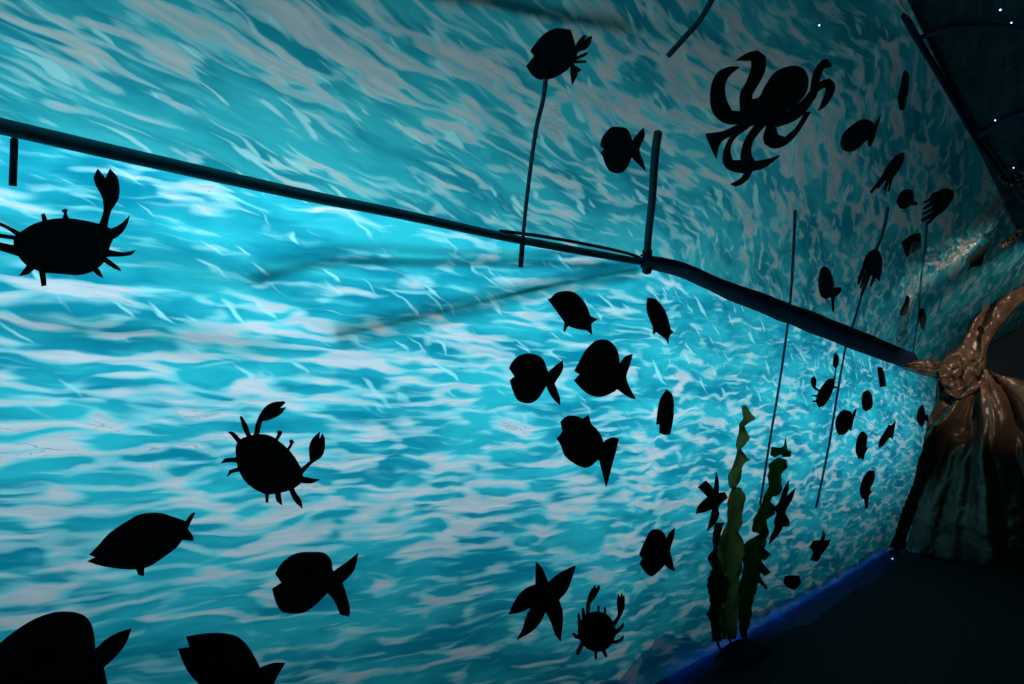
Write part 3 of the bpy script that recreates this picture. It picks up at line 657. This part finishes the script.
# ------------------------------------------------------------------ blue film along the wall foot
def film(name, col, alpha, rough, transl=.4, gloss=.25, bump=0):
    m, nt, out = new_mat(name)
    t_ = nt.nodes.new('ShaderNodeBsdfTransparent'); t_.inputs[0].default_value = (1, 1, 1, 1)
    tr = nt.nodes.new('ShaderNodeBsdfTranslucent'); tr.inputs[0].default_value = (*col, 1)
    df = nt.nodes.new('ShaderNodeBsdfDiffuse'); df.inputs[0].default_value = (*col, 1)
    gl = nt.nodes.new('ShaderNodeBsdfGlossy'); gl.inputs['Roughness'].default_value = rough; gl.inputs[0].default_value = (.9, .9, .9, 1)
    if bump:
        tc = nt.nodes.new('ShaderNodeTexCoord'); nz = nt.nodes.new('ShaderNodeTexNoise'); nz.inputs['Scale'].default_value = 16; nz.inputs['Detail'].default_value = 3; nz.inputs['Distortion'].default_value = 1
        nt.links.new(tc.outputs['Object'], nz.inputs['Vector']); bp_ = nt.nodes.new('ShaderNodeBump'); bp_.inputs['Strength'].default_value = bump; bp_.inputs['Distance'].default_value = .06
        nt.links.new(nz.outputs[0], bp_.inputs['Height']); nt.links.new(bp_.outputs[0], gl.inputs['Normal'])
    a = nt.nodes.new('ShaderNodeMixShader'); a.inputs[0].default_value = transl; nt.links.new(df.outputs[0], a.inputs[1]); nt.links.new(tr.outputs[0], a.inputs[2])
    b = nt.nodes.new('ShaderNodeMixShader'); b.inputs[0].default_value = gloss; nt.links.new(a.outputs[0], b.inputs[1]); nt.links.new(gl.outputs[0], b.inputs[2])
    c = nt.nodes.new('ShaderNodeMixShader'); c.inputs[0].default_value = alpha; nt.links.new(t_.outputs[0], c.inputs[1]); nt.links.new(b.outputs[0], c.inputs[2])
    nt.links.new(c.outputs[0], out.inputs[0]); return m
M_blue = film('blue_film', (.02, .12, .5), .6, .3, .6, .06)
rows = []; V, Fc = [], []; NS, NW = 160, 14
s0, s1 = 3.2, 10.9
for i in range(NS + 1):
    s = s0 + (s1 - s0) * i / NS; r = rail_at(s); n = inward(s); b0 = r - n * .30; b0.z = 0
    far = min(1, max(0, (s - 6.2) / 1.2))
    wdt = .10 + .09 * far + .05 * noise.noise(Vector((s * 1.3, 0, 3)))
    if 5.7 < s < 7.3: wdt = min(wdt, .05 + .1 * abs(s - 6.5) / .8)
    for j in range(NW + 1):
        q = j / NW
        h = (.17 - .07 * far) * (1 - q) ** 1.3 * (1 + .5 * noise.noise(Vector((s * 1.7, 1, 7)))) + .035 * noise.noise(Vector((s * 5, q * 4, 2))) * (1 - q) + .02 * noise.noise(Vector((s * 12, q * 7, 9))) * (1 - q)
        p = b0 + n * (.075 + wdt * q); p.z = max(.002, h + .004); V.append(p)
for i in range(NS):
    for j in range(NW): Fc.append((i * (NW + 1) + j, (i + 1) * (NW + 1) + j, (i + 1) * (NW + 1) + j + 1, i * (NW + 1) + j + 1))
o = mesh_obj('blue_film', V, Fc, M_blue); tag(o, 'crumpled translucent blue film lying on the floor along the foot of the wall', 'film')
for s, pw in ((4.6, .16), (6.4, .16), (8.0, .2), (9.6, .2), (11.2, .15)):
    r = rail_at(s); n = inward(s); p = r - n * .20; p.z = .06
    area('blue_foot_lamp', p, p + n * .3 + Vector((0, 0, .10)), 1.7, .05, pw, (.05, .42, 1))

# ------------------------------------------------------------------ brown plastic cave mouth
def plastic(name, col, rough):
    m, nt, out = new_mat(name); g = NT(nt)
    tc = nt.nodes.new('ShaderNodeTexCoord')
    p = nt.nodes.new('ShaderNodeBsdfPrincipled'); p.inputs['Roughness'].default_value = rough; p.inputs['Specular IOR Level'].default_value = .8; p.inputs['Metallic'].default_value = .4
    nz = g.noise(tc.outputs['Object'], 6, 4, .6); nt.links.new(g.mix(nz, [c * .6 for c in col], [c * 1.4 for c in col]), p.inputs['Base Color'])
    vo = nt.nodes.new('ShaderNodeTexNoise'); vo.inputs['Scale'].default_value = 9; vo.inputs['Detail'].default_value = 5; vo.inputs['Distortion'].default_value = 1.5; nt.links.new(tc.outputs['Object'], vo.inputs['Vector'])
    b = nt.nodes.new('ShaderNodeBump'); b.inputs['Strength'].default_value = .45; b.inputs['Distance'].default_value = .05
    nt.links.new(vo.outputs[0], b.inputs['Height']); nt.links.new(b.outputs[0], p.inputs['Normal']); nt.links.new(p.outputs[0], out.inputs[0])
    return m
M_brown = plastic('brown_plastic', (.15, .092, .060), .26)
PP = AL * 9.35; PN = -AL
def ridge_n(v): return 1 - abs(noise.noise(v)) * 2
def patch(name, a, b, nu, nv, disp, mat, parent=None):
    """crumpled sheet between two edges"""
    A_ = catmull([Vector(p) for p in a], 12); B_ = catmull([Vector(p) for p in b], 12)
    def rs(P, n):
        dl = [0]
        for x, y in zip(P, P[1:]): dl.append(dl[-1] + (y - x).length)
        o = []
        for k in range(n):
            t = dl[-1] * k / (n - 1); i = 0
            while i < len(dl) - 2 and dl[i + 1] < t: i += 1
            o.append(P[i].lerp(P[i + 1], (t - dl[i]) / max(1e-6, dl[i + 1] - dl[i])))
        return o
    A_, B_ = rs(A_, nu), rs(B_, nu); V, Fc = [], []
    for i in range(nu):
        for j in range(nv):
            q = A_[i].lerp(B_[i], j / (nv - 1)); p = on_plane(q.x, q.y, PP, PN)
            p = p + PN * disp(i / (nu - 1), j / (nv - 1), q)
            p.z = max(p.z, .004); V.append(p)
    for i in range(nu - 1):
        for j in range(nv - 1): Fc.append((i * nv + j, (i + 1) * nv + j, (i + 1) * nv + j + 1, i * nv + j + 1))
    o = mesh_obj(name, V, Fc, mat, parent); sd = o.modifiers.new('t', 'SOLIDIFY'); sd.thickness = .006
    return o
ep = on_plane(985, 480, PP, PN); ep.z = 0
cave = empty('plastic_drape', ep); tag(cave, 'shiny brown crumpled plastic sheet gathered into a cave mouth at the end of the tunnel', 'plastic sheet')
def crum(q, f, seed):
    """hard creases: ridged noise at three sizes"""
    w = Vector((q.x * f, q.y * f, seed)); d = noise.noise_vector(w * .5) * .8; t = 0
    for k, a in ((1, .55), (2.1, .3), (4.3, .15)): t += a * (1 - 2 * abs(noise.noise((w + d) * k)))
    return t
def d_arch(u, v, q):
    c = u * 10; return .12 + .09 * math.sin(math.pi * v) + .05 * math.sin(v * 8 + u * 5 + 3 * noise.noise(Vector((u * 5, v * 2, 0)))) + .11 * crum(q, .055, 1)
patch('arch', [(909, 364), (930, 361), (945, 360), (955, 350), (968, 335), (984, 315), (993, 299), (1007, 280), (1016, 260), (1030, 238), (1060, 215)],
      [(908, 371), (925, 376), (943, 380), (965, 378), (986, 372), (990, 352), (998, 334), (1010, 318), (1024, 303), (1045, 285), (1075, 260)], 130, 26, d_arch, M_brown, cave)
K = Vector((982, 372))
def d_low(u, v, q):
    dv = q - K; th = math.atan2(dv.x, dv.y + 14); rr = min(1, dv.length / 90)
    f = math.sin(th * 9 + 5 * noise.noise(Vector((th * 2.2, rr * 1.5, 5)))) * (.03 + .07 * rr)
    return .10 + .05 * (1 - v) + f * 1.9 + .022 * math.sin(th * 34 + 4 * noise.noise(Vector((th * 5, rr * 3, 2)))) * (.3 + rr) + .055 * crum(q, .035, 3) + .07 * noise.noise(Vector((u * 3, v * 4, 8)))
patch('hanging_folds', [(943, 377), (954, 379), (968, 377), (988, 370), (1000, 376), (1015, 379), (1040, 380), (1075, 380)],
      [(905, 551), (920, 554), (940, 557), (965, 560), (985, 562), (1005, 565), (1030, 568), (1075, 574)], 120, 70, d_low, M_brown, cave)
patch('gathered_fold', [(944, 374), (958, 372), (972, 366), (988, 358)], [(950, 392), (964, 400), (975, 396), (989, 384)], 50, 20,
      lambda u, v, q: .27 + .05 * math.sin(v * 13 + u * 5 + 3 * noise.noise(Vector((u * 4, v * 3, 6)))) + .08 * crum(q, .07, 7), M_brown, cave)
# clear strands and scraps
M_clear = film('clear_film', (.55, .50, .47), .34, .33, .4, .8, 1.0)
def strand(name, label, pxs, wpx, offs, cat, mat, seed, n=60, K=8, crump=.08):
    ctr = catmull([Vector(p) for p in pxs], 12); ww = catmull([Vector((w, 0)) for w in wpx], 12); V, Fc = [], []; m = len(ctr)
    for i in range(m):
        t_ = (ctr[min(i + 1, m - 1)] - ctr[max(i - 1, 0)]).normalized(); nn = Vector((t_.y, -t_.x))
        p0, n0 = hit(ctr[i].x, ctr[i].y)
        for j in range(K + 1):
            w = (2 * j / K - 1) * ww[i].x; c = ctr[i] + nn * w
            V.append(on_plane(c.x, c.y, p0 + n0 * (offs + crump * noise.noise(Vector((i * .35, j * .6, seed))) + crump * .7 * noise.noise(Vector((i * 1.1, j * 1.3, seed + 3)))), n0))
    for i in range(m - 1):
        for j in range(K): Fc.append((i * (K + 1) + j, (i + 1) * (K + 1) + j, (i + 1) * (K + 1) + j + 1, i * (K + 1) + j + 1))
    o = mesh_obj(name, V, Fc, mat); sd = o.modifiers.new('t', 'SOLIDIFY'); sd.thickness = .002
    tag(o, label, cat); return o
strand('plastic_strand', 'crinkled clear plastic strand hanging straight down onto the end of the navy band', [(917, 242), (913, 262), (909, 290), (904, 320), (902, 335), (904, 345)], [4, 6, 5, 4, 6, 7], .10, 'plastic strand', M_clear, 2)
strand('plastic_strand', 'crinkled clear plastic strand slanting up right across the ceiling cloth to the brown scraps', [(935, 270), (955, 255), (970, 240), (984, 222), (996, 204), (1003, 196)], [2, 5, 7, 7, 6, 3], .10, 'plastic strand', M_clear, 9)
M_scrap = plastic('brown_scrap_plastic', (.30, .15, .09), .25)
strand('plastic_scrap', 'crumpled brown plastic scrap at the right edge, level with the ridge', [(1000, 176), (1008, 182), (1018, 180), (1032, 172)], [2, 4, 6, 5], .12, 'plastic scrap', M_scrap, 4, crump=.06)
strand('plastic_scrap', 'thin glinting brown plastic scrap at the right edge, just above the cave mouth', [(1000, 247), (1010, 240), (1020, 232), (1034, 224)], [2, 3, 3, 3], .12, 'plastic scrap', M_scrap, 14, crump=.06)

# ------------------------------------------------------------------ white paper tip and tiny lights
e0 = front(897, -14, .05); e1 = front(899, 2, .05); e2 = front(904, 10, .06); e3 = front(911, 18, .08)
_, n0 = hit(900, 4)
ctr = catmull([e0, e1, e2, e3], 6); V, Fc = [], []; m = len(ctr); wv = Vector((.75, .1, .3)).normalized()
for i, p in enumerate(ctr):
    w = .013 * (1 - (i / (m - 1)) ** 1.6) + .0005
    for j in range(5): V.append(p + wv * w * (j / 2 - 1) + n0 * .006 * math.cos((j - 2) * .8))
for i in range(m - 1):
    for j in range(4): Fc.append((i * 5 + j, (i + 1) * 5 + j, (i + 1) * 5 + j + 1, i * 5 + j + 1))
o = mesh_obj('paper_tip', V, Fc, M_white); sd = o.modifiers.new('t', 'SOLIDIFY'); sd.thickness = .002
tag(o, 'white pointed paper tip hanging from the ceiling at the top edge', 'paper')
m, nt, out = new_mat('tiny_light'); em = nt.nodes.new('ShaderNodeEmission'); em.inputs[0].default_value = (.45, .85, 1, 1); em.inputs[1].default_value = 3.0; nt.links.new(em.outputs[0], out.inputs[0]); M_led = m
def bulb(px, py, r, label, pt=None, up=None):
    p, n = hit(px, py) if pt is None else (pt, up); p = p + n * (.012)
    e = empty('fairy_light', p); tag(e, label, 'light')
    bm = bmesh.new(); bmesh.ops.create_uvsphere(bm, u_segments=12, v_segments=8, radius=r)
    V = [p + n * .004 + v.co for v in bm.verts]; Fc = [tuple(v.index for v in f.verts) for f in bm.faces]; bm.free()
    mesh_obj('bulb', V, Fc, M_led, e)
    tube('cap', [p - n * .010, p - n * .002], r * .8, M_bulb_base, e, 10)
bulb(817, 22, .003, 'tiny blue-white light above the octopus')
bulb(997, 117, .0032, 'tiny blue-white light beside the lower ridge rib')
bulb(1003, 5, .003, 'tiny blue-white light in the top right corner, left one')
bulb(1014, 18, .0026, 'tiny blue-white light in the top right corner, lower right one')
bulb(1015, 165, .003, 'tiny blue-white light above the crumpled brown scrap')
bulb(901, 545, .007, 'tiny white light on the floor at the foot of the far seaweed', on_z(901, 556, 0) - AL * .4 + PE * .0 + Vector((0, 0, .002)), Vector((0, 0, 1)))

# warm lamp of the neighbouring cave scene, on the right wall
wl = AL * 6.3 - PE * .35 + Vector((0, 0, 1.95))
sl = bpy.data.lights.new('warm_lamp', 'SPOT'); sl.energy = 340; sl.color = (1, .84, .70); sl.spot_size = math.radians(58); sl.spot_blend = .9; sl.shadow_soft_size = .05
o = bpy.data.objects.new('warm_lamp', sl); C.objects.link(o); o.location = wl
o.rotation_euler = (on_plane(1005, 295, PP, PN) - wl).to_track_quat('-Z', 'Y').to_euler()

s2 = bpy.data.lights.new('paper_tip_fill', 'SPOT'); s2.energy = 6; s2.color = (1, .93, .88); s2.spot_size = math.radians(14); s2.spot_blend = .5; s2.shadow_soft_size = .02  # added fill spot, only there to brighten the white paper tip
o = bpy.data.objects.new('paper_tip_fill', s2); C.objects.link(o); o.location = AL * 1.6 - PE * .3 + Vector((0, 0, 1.7))
o.rotation_euler = (e2 - o.location).to_track_quat('-Z', 'Y').to_euler()

s3 = bpy.data.lights.new('strand_fill', 'SPOT'); s3.energy = 280; s3.color = (1, .80, .66); s3.spot_size = math.radians(34); s3.spot_blend = .9; s3.shadow_soft_size = .05  # extra spot added so the clear strands glint, no fixture stands here
o = bpy.data.objects.new('strand_fill', s3); C.objects.link(o); o.location = wl + Vector((0, 0, -.35)) - AL * .6
o.rotation_euler = (hit(935, 265)[0] - o.location).to_track_quat('-Z', 'Y').to_euler()

s4 = bpy.data.lights.new('scrap_fill', 'SPOT'); s4.energy = 14; s4.color = (1, .82, .68); s4.spot_size = math.radians(34); s4.spot_blend = .8; s4.shadow_soft_size = .03  # added fill that lifts the brown scraps out of the dark
o = bpy.data.objects.new('scrap_fill', s4); C.objects.link(o); o.location = AL * 4.2 - PE * .2 + Vector((0, 0, 1.5))
o.rotation_euler = (hit(1014, 205)[0] - o.location).to_track_quat('-Z', 'Y').to_euler()
